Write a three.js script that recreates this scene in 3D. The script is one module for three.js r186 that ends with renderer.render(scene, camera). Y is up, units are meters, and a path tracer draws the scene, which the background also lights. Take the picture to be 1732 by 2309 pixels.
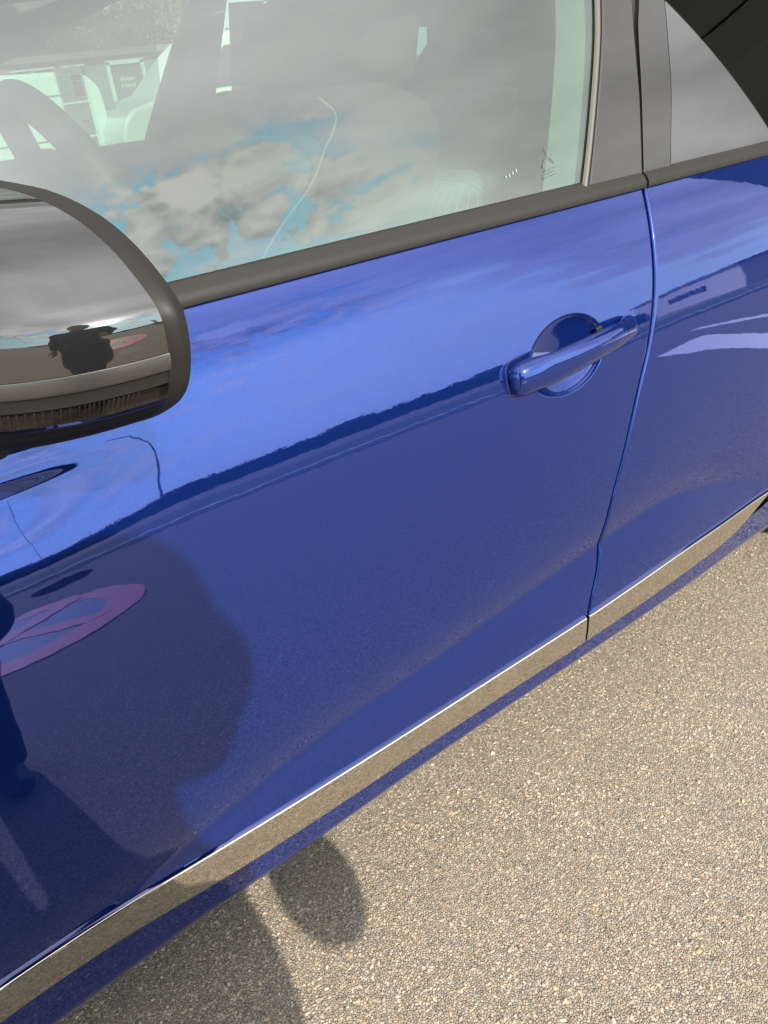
import * as THREE from 'three';
import { RoundedBoxGeometry } from 'three/addons/geometries/RoundedBoxGeometry.js';
import { mergeGeometries, mergeVertices } from 'three/addons/utils/BufferGeometryUtils.js';
import { MarchingCubes } from 'three/addons/objects/MarchingCubes.js';
import { createNoise2D, createNoise3D } from 'simplex-noise';

// ---------------------------------------------------------------- camera, sun, exposure
const scene = new THREE.Scene();
const camera = new THREE.PerspectiveCamera(66.83, 768 / 1024, .02, 600);
camera.position.set(0, 1.25, .74);
camera.up.set(.35971, .85943, -.3633);
camera.lookAt(.45369, 1.25 - .50134, .74 - .73677);
scene.add(camera);
const renderer = new THREE.WebGLRenderer({ antialias: true });
renderer.setSize(768, 1024);
renderer.toneMapping = THREE.LinearToneMapping;
renderer.toneMappingExposure = 1.68;
renderer.shadowMap.enabled = true;
const SUN = new THREE.Vector3(-.122 * .838, .545, .993 * .838).normalize();
const sun = new THREE.DirectionalLight(new THREE.Color(1, .92, .78), 4.8);
sun.position.copy(SUN).multiplyScalar(30); sun.target.position.set(0, 0, 0);
sun.castShadow = true; sun.shadow.mapSize.set(2048, 2048); sun.shadow.radius = 1.4;
Object.assign(sun.shadow.camera, { left: -8, right: 8, top: 8, bottom: -8, near: 1, far: 80 });
scene.add(sun, sun.target);

// ---------------------------------------------------------------- seeded random, noise
let seed = 7;
const rnd = () => { seed = (seed * 1664525 + 1013904223) >>> 0; return seed / 4294967296; };
const n3 = createNoise3D(rnd), n2 = createNoise2D(rnd);
const fbm3 = (x, y, z, o) => { let a = 0, s = .5; for (let i = 0; i < o; i++) { a += s * n3(x, y, z); x = x * 2.03 + 11; y = y * 2.03 + 5; z = z * 2.03 - 7; s *= .52; } return a; };
const clamp = (x, a = 0, b = 1) => Math.min(b, Math.max(a, x));
const sstep = (a, b, x) => { const t = clamp((x - a) / (b - a)); return t * t * (3 - 2 * t); };
function pw(pts, x) {                              // smooth (monotone cubic) curve through [x, y] points
  const n = pts.length;
  if (x <= pts[0][0]) return pts[0][1] + (x - pts[0][0]) * slopeAt(pts, 0);
  if (x >= pts[n - 1][0]) return pts[n - 1][1] + (x - pts[n - 1][0]) * slopeAt(pts, n - 1);
  let i = 0; while (x > pts[i + 1][0]) i++;
  const h = pts[i + 1][0] - pts[i][0], t = (x - pts[i][0]) / h, a = slopeAt(pts, i) * h, b = slopeAt(pts, i + 1) * h;
  const t2 = t * t, t3 = t2 * t;
  return pts[i][1] * (2 * t3 - 3 * t2 + 1) + a * (t3 - 2 * t2 + t) + pts[i + 1][1] * (3 * t2 - 2 * t3) + b * (t3 - t2);
}
function slopeAt(p, i) {
  const n = p.length;
  if (i === 0) return (p[1][1] - p[0][1]) / (p[1][0] - p[0][0]);
  if (i === n - 1) return (p[n - 1][1] - p[n - 2][1]) / (p[n - 1][0] - p[n - 2][0]);
  return (p[i + 1][1] - p[i - 1][1]) / (p[i + 1][0] - p[i - 1][0]);
}
// tilt of the door skin (degrees that it faces upwards) by height, integrated to a section
const TILT = [[.1, 0], [.45, .5], [.52, 1.5], [.6, 3.2], [.7, 6.3], [.8, 10.2], [.84, 12.3], [.88, 14.6], [.93, 18.4], [.98, 23], [1.04, 30], [1.1, 34]];
const SEC = []; { let z = 0; for (let k = 0; k <= 2200; k++) { const y = .1 + k * .0005; SEC.push(z); z -= Math.tan(pw(TILT, y) * Math.PI / 180) * .0005; } const z0 = SEC[800]; for (let k = 0; k < SEC.length; k++) SEC[k] -= z0; }
const tab = (T, y0, dy, y) => { const f = clamp((y - y0) / dy, 0, T.length - 1.001), i = Math.floor(f); return T[i] + (T[i + 1] - T[i]) * (f - i); };
// the crease along the foot of the doors: skin tucks in above it and flares out below
const CREASE = []; { let z = 0; for (let k = 0; k <= 1000; k++) { const s = -.2 + k * .0005; CREASE.push(z); z += .0005 * (s > 0 ? .34 * Math.exp(-s / .040) * (1 - Math.exp(-s / .010)) : -.42 * Math.exp(s / .050) * (1 - Math.exp(s / .008))); } const z0 = CREASE[1000]; for (let k = 0; k <= 1000; k++) CREASE[k] -= z0; }
const creaseY = x => pw([[-1, .30], [-.3, .33], [0, .362], [.29, .428], [.53, .452], [.87, .497], [1.04, .512], [1.17, .497], [1.38, .43], [1.6, .36]], x);
const beltY = x => 1.038;
const bow = x => -.0012 * (x < .8 ? 0 : 1) * 0 - (x > .8 ? (x - .8) * (x - .8) / 26 : (x - .8) * (x - .8) / 40) + .05 * sstep(.75, -.75, x) * 1.0 + .014 * sstep(1.1, 1.9, x);
function bodyZ(x, y) {
  let z = tab(SEC, .1, .0005, y) + bow(x);
  z += tab(CREASE, -.2, .0005, y - creaseY(x)) * (1 - sstep(1.2, 1.5, x)) ;
  const g = (y - .908 - .035 * x) / .015;                              // the crease that runs out under the mirror
  z -= .0042 * (1 - sstep(.0, .24, x)) * Math.exp(-(g > 0 ? g * g : g * g * .10));
  return z;
}
const seamX = y => pw([[.2, .835], [.326, .842], [.365, .845], [.406, .854], [.472, .879], [.586, .908], [.67, .940], [.75, .973], [.812, 1.004], [.876, 1.029], [.927, 1.043], [1.0, 1.058], [1.04, 1.066], [1.1, 1.08]], y);
const glassZ = (x, y) => { const h = y - 1.05; return -.112 - .36 * h - .10 * h * h + bow(x) * .8; };
const stripTop = x => pw([[-.4, .31], [-.16, .345], [.16, .360], [.516, .366], [.834, .377], [1.11, .393], [1.37, .401], [1.5, .404]], x);
const stripBot = x => pw([[-.4, .252], [-.11, .292], [.147, .296], [.512, .308], [.836, .318], [1.12, .331], [1.3, .342], [1.5, .36]], x);
const sillBot = x => pw([[-.4, .16], [-.13, .18], [.114, .194], [.295, .212], [.537, .229], [.883, .245], [1.468, .254], [1.7, .256]], x);
// ---------------------------------------------------------------- sky: blue with cumulus low down, grey cloud sheet above
{
  const W = 3072, H = 1536, data = new Float32Array(W * H * 4);
  const mix = (a, b, t) => a + (b - a) * t, cyy0 = v => v * .62 + 1.3;
  for (let j = 0; j < H; j++) {
    const lat = ((j + .5) / H - .5) * Math.PI, sy = Math.sin(lat), cy = Math.cos(lat), el = lat * 180 / Math.PI;
    for (let i = 0; i < W; i++) {
      const k = (j * W + i) * 4; data[k + 3] = 1;
      if (el < -.6) { data[k] = .16; data[k + 1] = .16; data[k + 2] = .16; continue; }
      const lon = ((i + .5) / W - .5) * 2 * Math.PI, x = cy * Math.cos(lon), z = cy * Math.sin(lon), y = Math.max(sy, .002);
      const ang = Math.acos(clamp(x * SUN.x + y * SUN.y + z * SUN.z, -1, 1)) * 180 / Math.PI;
      const glow = Math.exp(-ang / 26), core = Math.exp(-ang / 5.5);
      const t = Math.pow(clamp(y), .45);
      let r = mix(.62, .08, t), g = mix(.96, .42, t), b = mix(1.0, .68, t);
      r += .22 * glow; g += .22 * glow; b += .22 * glow;
      const side = 1 + 1.5 * Math.exp(-ang / 45); r *= side; g *= side; b *= side;
      // cumulus
      const st = 1 + 1.2 * Math.exp(-el / 9), wx = .06 * n3(x * 12, y * 12, z * 12);
      const cx = x * 4.4 + wx, cz = z * 4.4 - wx, cy2 = y * 8.6 * st + .5 * wx;
      const puff = (X, Y, Z, o) => { let a = 0, s = .5; for (let q = 0; q < o; q++) { a += s * (Math.abs(n3(X, Y, Z)) - .28); X = X * 2.07 + 3; Y = Y * 2.07 + 8; Z = Z * 2.07 - 5; s *= .56; } return a; };
      const soft = sstep(21, 13, el), big = n3(x * 1.7 + 3, y * 2.5, z * 1.7);
      const low = .75 * n3(cx * .62, cyy0(cy2), cz * .62), pf = puff(cx * 1.5, cy2 * 1.5, cz * 1.5, 7), d0 = low * .5 + pf * .95 + .12 * big;
      const a1 = sstep(-.04 - .14 * soft, .06 + .24 * soft, d0) * sstep(2, 7, el) * (1 - .25 * soft);
      const d1 = .375 * n3(cx * .62, cyy0(cy2 + .42), cz * .62) + .95 * puff(cx * 1.5, (cy2 + .30) * 1.5, cz * 1.5, 4), dl = low * .5 + .95 * puff(cx * 1.5, cy2 * 1.5, cz * 1.5, 5);
      const lit = clamp(.58 + 1.5 * (dl - d1) - .35 * Math.max(0, dl - .12));
      let c = mix(.42, 1.25, lit) * (.50 + 1.45 * Math.exp(-ang / 40));
      r = mix(r, c * 1.02, a1 * .96); g = mix(g, c * .985, a1 * .96); b = mix(b, c * mix(1.03, .90, lit), a1 * .96);
      // thin veil
      const veil = sstep(28 + 8 * sstep(.55, .75, x), 20 + 8 * sstep(.55, .75, x), el) * mix(.16, .78, sstep(.05, .55, x)), vl = .50 + 3.2 * Math.exp(-ang / 45);
      r = mix(r, vl * .95, veil); g = mix(g, vl * 1.12, veil); b = mix(b, vl * 1.03, veil);
      // cloud sheet
      const px = x / (y + .18), pz = z / (y + .18);
      const s0 = fbm3(px * 1.25 + 4, 3.7, pz * 2.1, 6), s1 = fbm3(px * .5, 9.1, pz * .8, 3);
      const rear = sstep(.5, .82, x) * 22;
      const a2 = sstep(27, 33, el + 8 * s0 + 4 * s1 + rear) * .97;
      const nearSun = Math.exp(-ang / 8), thin = clamp(.86 + .34 * s0 + .24 * s1, .4, 1.2) * (1 - nearSun) + nearSun;
      c = thin * (.24 + 1.32 * Math.min(1, 2.1 * Math.exp(-ang / 46)) + 12 * core) * (1 - .30 * sstep(41, 50, el) + .20 * sstep(54, 66, el));
      r = mix(r, c * 1.01, a2); g = mix(g, c, a2); b = mix(b, c * 1.0, a2);
      // haze at the horizon
      const hz = Math.exp(-el / 2.6) * .75;
      r = mix(r, .70 * side, hz); g = mix(g, .78 * side, hz); b = mix(b, .88 * side, hz);
      r += 1.2 * core; g += 1.1 * core; b += .95 * core;
      data[k] = r; data[k + 1] = g; data[k + 2] = b;
    }
  }
  const tex = new THREE.DataTexture(data, W, H, THREE.RGBAFormat, THREE.FloatType);
  tex.mapping = THREE.EquirectangularReflectionMapping; tex.magFilter = tex.minFilter = THREE.LinearFilter; tex.needsUpdate = true;
  scene.background = tex; scene.environment = tex; scene.environmentIntensity = 1;
}
// ---------------------------------------------------------------- helpers for things, parts and shapes
const counts = {};
const numbered = n => { const k = counts[n] = (counts[n] ?? -1) + 1; return k ? n + '_' + String(k).padStart(3, '0') : n; };
function shadow(o) { o.traverse(c => { if (c.isMesh) { c.castShadow = c.receiveShadow = true; } }); return o; }
function thing(name, label, category, pos = [0, 0, 0], turn = 0, group) {
  const o = new THREE.Group(); o.name = numbered(name); o.position.set(...pos); o.rotation.y = turn;
  o.userData = { label, category }; if (group) o.userData.group = group;
  scene.add(o); return o;
}
function part(name, geo, mat, parent, label) {
  const m = new THREE.Mesh(Array.isArray(geo) ? mergeGeometries(geo.map(plain)) : geo, mat); m.name = name; m.castShadow = m.receiveShadow = true;
  if (label) m.userData.label = label; parent.add(m); return m;
}
const plain = g => { g = g.index ? g.toNonIndexed() : g; for (const k of Object.keys(g.attributes)) if (!['position', 'normal', 'uv'].includes(k)) g.deleteAttribute(k); if (!g.attributes.uv) g.setAttribute('uv', new THREE.BufferAttribute(new Float32Array(g.attributes.position.count * 2), 2)); return g; };
function structure(name, geo, mat, label) { const m = part(name, geo, mat, scene, label); m.userData.kind = 'structure'; return m; }
const box = (w, h, d, x, y, z, rx = 0, ry = 0, rz = 0, r = 0) => { const g = r ? new RoundedBoxGeometry(w, h, d, 3, r) : new THREE.BoxGeometry(w, h, d); g.rotateX(rx); g.rotateY(ry); g.rotateZ(rz); g.translate(x, y, z); return g; };
const tube = (pts, r, seg = 40, rad = 8, closed = false) => new THREE.TubeGeometry(new THREE.CatmullRomCurve3(pts.map(p => new THREE.Vector3(...p)), closed), seg, r, rad, closed);
// a sheet from F(u, v) -> [x, y, z]; normals by differences of F so that highlights run smoothly
function sheet(F, us, vs, uvScale = 1) {
  const nu = us.length, nv = vs.length, P = new Float32Array(nu * nv * 3), N = new Float32Array(nu * nv * 3), U = new Float32Array(nu * nv * 2), I = [];
  const e = 2e-4;
  for (let j = 0; j < nv; j++) for (let i = 0; i < nu; i++) {
    const u = us[i], v = vs[j], p = F(u, v), k = j * nu + i;
    const a = F(u + e, v), b = F(u - e, v), c = F(u, v + e), d = F(u, v - e);
    const ax = a[0] - b[0], ay = a[1] - b[1], az = a[2] - b[2], cx = c[0] - d[0], cy = c[1] - d[1], cz = c[2] - d[2];
    let nx = ay * cz - az * cy, ny = az * cx - ax * cz, nz = ax * cy - ay * cx; const l = Math.hypot(nx, ny, nz) || 1;
    P.set(p, k * 3); N.set([nx / l, ny / l, nz / l], k * 3); U.set([p[0] * uvScale, p[1] * uvScale], k * 2);
  }
  for (let j = 0; j < nv - 1; j++) for (let i = 0; i < nu - 1; i++) { const a = j * nu + i; I.push(a, a + 1, a + nu + 1, a, a + nu + 1, a + nu); }
  const g = new THREE.BufferGeometry(); g.setAttribute('position', new THREE.BufferAttribute(P, 3)); g.setAttribute('normal', new THREE.BufferAttribute(N, 3)); g.setAttribute('uv', new THREE.BufferAttribute(U, 2)); g.setIndex(I); return g;
}
const span = (a, b, n) => Array.from({ length: n + 1 }, (_, i) => a + (b - a) * i / n);
const joined = (...s) => { const o = []; for (const a of s) for (const v of a) if (!o.length || v > o[o.length - 1] + 1e-7) o.push(v); return o; };
// a section [[dy, dz], ...] swept along x: C(x) -> [y, z]
function swept(xs, C, sec, caps = true) {
  const n = sec.length, P = [], I = [], U = [];
  for (const x of xs) { const [y, z] = C(x); sec.forEach(([a, b], k) => { P.push(x, y + a, z + b); U.push(x, k / n); }); }
  for (let i = 0; i < xs.length - 1; i++) for (let k = 0; k < n; k++) { const a = i * n + k, b = i * n + (k + 1) % n; I.push(a, b, b + n, a, b + n, a + n); }
  let g = new THREE.BufferGeometry(); g.setAttribute('position', new THREE.Float32BufferAttribute(P, 3)); g.setAttribute('uv', new THREE.Float32BufferAttribute(U, 2)); g.setIndex(I);
  if (caps) for (const e of [0, xs.length - 1]) { const s = P.length / 3; const [y, z] = C(xs[e]); sec.forEach(([a, b]) => { P.push(xs[e], y + a, z + b); U.push(0, 0); }); for (let k = 1; k < n - 1; k++) I.push(...(e ? [s, s + k, s + k + 1] : [s, s + k + 1, s + k])); }
  g.setAttribute('position', new THREE.Float32BufferAttribute(P, 3)); g.setAttribute('uv', new THREE.Float32BufferAttribute(U, 2)); g.setIndex(I);
  g.computeVertexNormals(); return g;
}
const canvasTex = (w, h, draw) => { const c = document.createElement('canvas'); c.width = w; c.height = h; draw(c.getContext('2d'), w, h); const t = new THREE.CanvasTexture(c); t.colorSpace = THREE.SRGBColorSpace; t.anisotropy = 8; return t; };
function dataTex(n, f, srgb) {
  const d = new Uint8Array(n * n * 4); for (let j = 0; j < n; j++) for (let i = 0; i < n; i++) { const c = f(i, j), k = (j * n + i) * 4; d[k] = c[0]; d[k + 1] = c[1]; d[k + 2] = c[2]; d[k + 3] = 255; }
  const t = new THREE.DataTexture(d, n, n); t.wrapS = t.wrapT = THREE.RepeatWrapping; t.magFilter = THREE.LinearFilter; t.minFilter = THREE.LinearMipmapLinearFilter; t.generateMipmaps = true; if (srgb) t.colorSpace = THREE.SRGBColorSpace; t.needsUpdate = true; return t;
}
const L = (r, g, b) => new THREE.Color().setRGB(r, g, b);
const std = (c, roughness, o = {}) => new THREE.MeshStandardMaterial({ color: c, roughness, side: THREE.DoubleSide, ...o });
const phys = (c, roughness, o = {}) => new THREE.MeshPhysicalMaterial({ color: c, roughness, side: THREE.DoubleSide, ...o });

const flakes = dataTex(256, () => { const v = 128 + (rnd() - .5) * 200; return [v, v, v]; });
flakes.repeat.set(5, 5);
const flakeMap = dataTex(512, () => { const v = 255 * Math.pow(clamp(.74 + .26 * rnd() - (rnd() < .1 ? .2 : 0)), 1 / 2.2); return [v, v, v]; }, true); flakeMap.repeat.set(3, 3);
const M = {
  paint: phys(L(.010, .039, .28), .025, { metalness: .76, ior: 1.5, specularIntensity: 0, map: flakeMap, clearcoat: 1, clearcoatRoughness: .01 }),
  gloss: phys(L(.012, .012, .013), .02, { ior: 2.15, clearcoat: 1, clearcoatRoughness: .01 }),
  post: phys(L(.012, .011, .0105), .02, { ior: 1.95 }),
  glass: phys(L(.30, .44, .375), 0, { transmission: 1, thickness: 0, ior: 2.4, metalness: .045 }),
  privacy: phys(L(.045, .055, .05), 0, { transmission: 1, thickness: 0, ior: 2.7 }),
  farGlass: phys(L(.32, .48, .39), 0, { transmission: 1, thickness: 0, ior: 1.5 }),
  chrome: phys(L(.66, .62, .55), .018, { metalness: 1 }),
  rubber: std(L(.012, .012, .012), .6),
  seal: phys(L(.024, .022, .021), .5, { specularIntensity: .45 }),
  edge: phys(L(.075, .070, .064), .4),
  plastic: phys(L(.018, .0165, .016), .5, { specularIntensity: .45 }),
  satin: phys(L(.13, .127, .123), .34, { metalness: .8 }),
  trimGrey: std(L(.42, .43, .40), .8),
  cloth: std(L(.07, .074, .078), .95),
  headliner: std(L(.32, .32, .30), .95),
  dark: std(L(.02, .021, .023), .85),
  jamb: phys(L(.010, .03, .22), .5, { metalness: .3 }),
  white: phys(L(.78, .78, .76), .35, { clearcoat: .6, clearcoatRoughness: .05 }),
  steel: phys(L(.5, .5, .5), .3, { metalness: 1 }),
  paper: std(L(.80, .80, .78), .7),
};
// ---------------------------------------------------------------- ground: worn asphalt of pale chippings
{
  const n = 2048, S = 300, cell = n / S, cx = [], cy = [], cc = [];
  for (let k = 0; k < S * S; k++) { cx.push(rnd()); cy.push(rnd()); const q = rnd(), b = .55 + .65 * rnd() * rnd() + .25 * rnd(); cc.push(q < .72 ? [.362 * b, .295 * b, .222 * b] : q < .9 ? [.28 * b, .255 * b, .215 * b] : q < .96 ? [.36 * b, .27 * b, .18 * b] : [.42 * b, .37 * b, .30 * b]); }
  const hgt = new Uint8Array(n * n);
  const enc = v => 255 * Math.pow(clamp(v), 1 / 2.2);
  const col = dataTex(n, (i, j) => {
    const fx = i / cell, fy = j / cell, ix = Math.floor(fx), iy = Math.floor(fy); let d1 = 9, d2 = 9, w = 0;
    for (let b = -1; b <= 1; b++) for (let a = -1; a <= 1; a++) { const q = ((iy + b + S) % S) * S + (ix + a + S) % S, dx = ix + a + cx[q] - fx, dy = iy + b + cy[q] - fy, d = dx * dx + dy * dy; if (d < d1) { d2 = d1; d1 = d; w = q; } else if (d < d2) d2 = d; }
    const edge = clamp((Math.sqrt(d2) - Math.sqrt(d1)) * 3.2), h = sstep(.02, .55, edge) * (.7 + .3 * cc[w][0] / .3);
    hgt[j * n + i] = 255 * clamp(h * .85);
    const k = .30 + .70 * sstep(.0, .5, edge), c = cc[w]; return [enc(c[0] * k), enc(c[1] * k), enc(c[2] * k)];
  }, true);
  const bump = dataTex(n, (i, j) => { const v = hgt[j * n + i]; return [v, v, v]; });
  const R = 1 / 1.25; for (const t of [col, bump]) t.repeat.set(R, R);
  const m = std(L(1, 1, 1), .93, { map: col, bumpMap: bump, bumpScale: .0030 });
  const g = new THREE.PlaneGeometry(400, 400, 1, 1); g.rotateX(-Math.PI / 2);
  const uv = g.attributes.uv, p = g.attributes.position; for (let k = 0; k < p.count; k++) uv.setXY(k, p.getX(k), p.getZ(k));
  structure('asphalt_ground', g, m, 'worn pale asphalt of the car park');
  // loose and proud chippings near the car, as real stones
  const ico = new THREE.IcosahedronGeometry(1, 0); const ip = ico.attributes.position, seen = {};
  for (let k = 0; k < ip.count; k++) { const key = [ip.getX(k), ip.getY(k), ip.getZ(k)].map(v => v.toFixed(3)).join(); const s = seen[key] ??= .68 + .5 * rnd(); ip.setXYZ(k, ip.getX(k) * s, ip.getY(k) * s * .8, ip.getZ(k) * s); }
  ico.computeVertexNormals();
  const pts = [];
  const step = .0054;
  for (let x = -.45; x < 2.0; x += step) for (let z = -.5; z < .66; z += step) { if (z > .28 + .30 * x && x < .9) continue; pts.push([x + (rnd() - .5) * step * 1.3, z + (rnd() - .5) * step * 1.3]); }
  const stones = new THREE.InstancedMesh(ico, std(L(1, 1, 1), .9), pts.length), mt = new THREE.Matrix4(), q = new THREE.Quaternion(), eu = new THREE.Euler(), c = new THREE.Color();
  pts.forEach(([x, z], k) => {
    const s = .0014 + .0021 * Math.pow(rnd(), 1.8) + (rnd() < .03 ? .0014 : 0);
    eu.set((rnd() - .5) * 1.1, rnd() * 6.3, (rnd() - .5) * 1.1); q.setFromEuler(eu);
    mt.compose(new THREE.Vector3(x, -.0010 + s * .12 + .0004 * n2(x * 30, z * 30), z), q, new THREE.Vector3(s * (.9 + .7 * rnd()), s * (.45 + .3 * rnd()), s)); stones.setMatrixAt(k, mt);
    const u = rnd(), patch = 1 + .12 * n2(x * 3.1, z * 3.1) + .10 * n2(x * 9 + 3, z * 9), b = (.66 + .52 * rnd() * rnd() + .20 * rnd()) * patch;
    if (u < .62) c.setRGB(.368 * b, .298 * b, .226 * b); else if (u < .90) c.setRGB(.29 * b, .26 * b, .215 * b); else if (u < .97) c.setRGB(.36 * b, .27 * b, .18 * b); else c.setRGB(.42 * b, .37 * b, .29 * b);
    stones.setColorAt(k, c);
  });
  stones.name = 'asphalt_chippings'; stones.castShadow = stones.receiveShadow = true; stones.userData = { kind: 'stuff', label: 'pale stone chippings bedded in the asphalt beside the blue car', category: 'chippings' }; scene.add(stones);
}
// painted markings and kerb that the doors mirror
{
  const flat = (pts, y = .004) => { const s = new THREE.Shape(pts.map(([x, z]) => new THREE.Vector2(x, -z))); const g = new THREE.ShapeGeometry(s, 24); g.rotateX(-Math.PI / 2); g.translate(0, y, 0); return g; };
  const wp = std(L(.90, .89, .86), .7);
  const mk = thing('parking_mark', 'broad white slanting band painted on the asphalt, mirrored in the rear door', 'road marking');
  part('painted_band', flat([[3.35, .6], [4.24, 1.71], [4.95, 2.61], [5.53, 3.6], [6.4, 3.68], [5.06, 2.25], [4.55, 1.3], [4.1, .55]]), wp, mk);
  const mk2 = thing('parking_line', 'thin white line painted beyond the broad white band', 'road marking');
  part('painted_line', flat([[5.4, 1.75], [7.7, 4.75], [7.82, 4.7], [5.52, 1.7]]), wp, mk2);
  // no-stopping sign on the ground
  const red = std(L(.42, .05, .055), .6), blue = std(L(.018, .055, .11), .6);
  const sg = thing('ground_sign', 'oval red and blue no stopping sign painted on the asphalt', 'road marking', [.03, 0, 3.3]);
  const el = (rx, rz, n = 64) => Array.from({ length: n }, (_, k) => [rx * Math.cos(k / n * 6.28318), rz * Math.sin(k / n * 6.28318)]);
  const ring = new THREE.Shape(el(.74, 1.05).map(([x, z]) => new THREE.Vector2(x, z))); ring.holes.push(new THREE.Path(el(.54, .78).map(([x, z]) => new THREE.Vector2(x, z))));
  const up = g => { g.rotateX(-Math.PI / 2); return g; };
  part('blue_field', up(new THREE.ShapeGeometry(new THREE.Shape(el(.6, .86).map(([x, z]) => new THREE.Vector2(x, z))), 8)).translate(0, .004, 0), blue, sg);
  part('red_ring', up(new THREE.ShapeGeometry(ring, 8)).translate(0, .008, 0), red, sg);
  for (const s of [-1, 1]) part('red_bar', box(.17, .003, 1.5, 0, .0085 + .004 * (s + 1) / 2, 0, 0, s * .62), red, sg);
  // kerb line along the far side of the lane
  const kb = thing('kerb', 'long pale concrete kerb across the car park lane', 'kerb');
  for (let k = 0; k < 44; k++) part('kerb_stone', box(.99, .13, .16, -14 + k, .065, 8.3, 0, 0, 0, .012), std(L(.80, .79, .76), .8), kb);
  structure('verge', box(60, .06, 6, 8, .03, 11.5), std(L(.07, .09, .045), .95));
}
// ---------------------------------------------------------------- the blue car
const car = thing('blue_car', 'glossy metallic blue car with chrome strip along its doors, seen close', 'car');
const GAP = .0052, ROLL = .0042;
const CUP = [.826, .846, .077, .053];                    // recess behind the handle: centre, half sizes
function cupDepth(x, y) {
  const a = (x - CUP[0]) / CUP[2], b = (y - CUP[1] - .07 * (x - CUP[0])) / CUP[3], r = Math.sqrt(a * a + b * b);
  return r >= 1.06 ? 0 : .026 * Math.pow(clamp(1.06 - r, 0, 1.06) / 1.06, .55) * sstep(1.06, .97, r);
}
const skin = (x, y) => bodyZ(x, y) - cupDepth(x, y) + .000004 * n2(x * 55, y * 75) + .000008 * n2(x * 20 + 9, y * 26);
// door skins: x between two edges that depend on y, y between two that depend on x; e < 0 or > 1 folds the edge inwards
function doorSheet(xl, xr, yb, yt, us, vs, fold) {
  return sheet((u, v) => {
    const uu = clamp(u), out = u - uu; let x = xl(.7), y = .7;
    for (let k = 0; k < 4; k++) { y = yb(x) + (yt(x) - yb(x)) * v; x = xl(y) + (xr(y) - xl(y)) * uu; }
    let z = skin(x, y);
    const dl = fold[0] ? x - xl(y) : 9, dr = fold[1] ? xr(y) - x : 9, d = Math.min(dl, dr);
    if (d < ROLL) z -= ROLL - Math.sqrt(Math.max(0, ROLL * ROLL - (ROLL - d) * (ROLL - d)));
    z -= Math.abs(out);
    return [x, y, z];
  }, us, vs);
}
const fine = (a, b, n) => span(a, b, n);
// front door
const FX0 = -.33, fl = y => FX0 - .02 * (y - .6), fr = y => seamX(y) - GAP / 2;
const uAt = x => (x - FX0) / (1.0 - FX0);
const edge = w => [0, .08, .2, .4, .7, 1].map(t => 1 - (1 - t) * ROLL / w);
const frontSkin = doorSheet(fl, fr, x => stripTop(x) - .004, x => 1.043,
  joined(fine(0, uAt(.69), 190), fine(uAt(.69), uAt(.94), 290), fine(uAt(.94), 1 - ROLL / 1.28, 24), edge(1.28), [1.004, 1.012, 1.02]),
  joined(fine(0, .18, 90), fine(.18, .60, 66), fine(.60, .88, 210), fine(.88, 1, 20)), [0, 1]);
const frontDoor = part('front_door', frontSkin, M.paint, car);
// rear door, its foot cut round the wheel arch
const rl = y => seamX(y) + GAP / 2, rr = y => 1.92 + .1 * (y - .6);
const WX = 2.06, WR = .335, AR = .405;
const arch = (x, base) => Math.abs(x - WX) < AR ? Math.max(base, WR + Math.sqrt(AR * AR - (x - WX) * (x - WX))) : base;
const rearSkin = doorSheet(rl, rr, x => arch(x, stripTop(x) - .004), x => 1.043,
  joined([-.02, -.012, -.004], edge(1).map(t => 1 - t).reverse(), fine(ROLL, 1, 240)), joined(fine(0, .2, 80), fine(.2, 1, 110)), [1, 0]);
const rearDoor = part('rear_door', rearSkin, M.paint, car);
// quarter panel and front wing, outside the picture
part('rear_wing', sheet((u, v) => { const x = 1.93 + .72 * u; return [x, arch(x, .26) + (1.043 - arch(x, .26)) * v, bodyZ(x, .3 + .743 * v) - .12 * u * u * u]; }, span(0, 1, 60), span(0, 1, 30)), M.paint, car);
part('front_wing', sheet((u, v) => { const x = -1.25 + .913 * u, c = Math.abs(x + .85) < .40 ? .335 + Math.sqrt(.16 - (x + .85) ** 2) : .26; return [x, c + (1.03 - .1 * (1 - u) - c) * v, bodyZ(x, .3 + .72 * v) - .10 * (1 - u) ** 3]; }, span(0, 1, 60), span(0, 1, 30)), M.paint, car);
// door shuts behind the gap and the body shell
part('door_shut', sheet((u, v) => { const y = .33 + .71 * v; return [seamX(y) - .05 + .1 * u, y, bodyZ(seamX(y), y) - .022]; }, [0, .5, 1], span(0, 1, 30)), M.jamb, car);
// sill
const sillF = (u, v) => { const x = -.9 + 2.5 * u, t = stripBot(x) + .006, b = sillBot(x), z0 = bodyZ(x, .38) - .004; const a = v * 1.75, h = t - b;
  const e = x > 1.38 ? sstep(1.38, 1.5, x) * .014 : 0;
  return v < .55 ? [x, t + e * (1 - v / .55) - h * .62 * (v / .55), z0 - .010 * (v / .55) - .004 * (1 - v / .55)] : [x, t - h * .62 - h * .38 * Math.sin((v - .55) / .45 * 1.5708), z0 - .010 - .045 * (1 - Math.cos((v - .55) / .45 * 1.5708))]; };
part('sill', [sheet(sillF, span(0, 1, 120), joined(span(0, .5, 8), span(.5, 1, 30))), sheet((u, v) => { const p = sillF(u, 1); return [p[0], p[1] + .004 * v, p[2] - .16 * v]; }, span(0, 1, 120), span(0, 1, 4))], M.paint, car);
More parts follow.
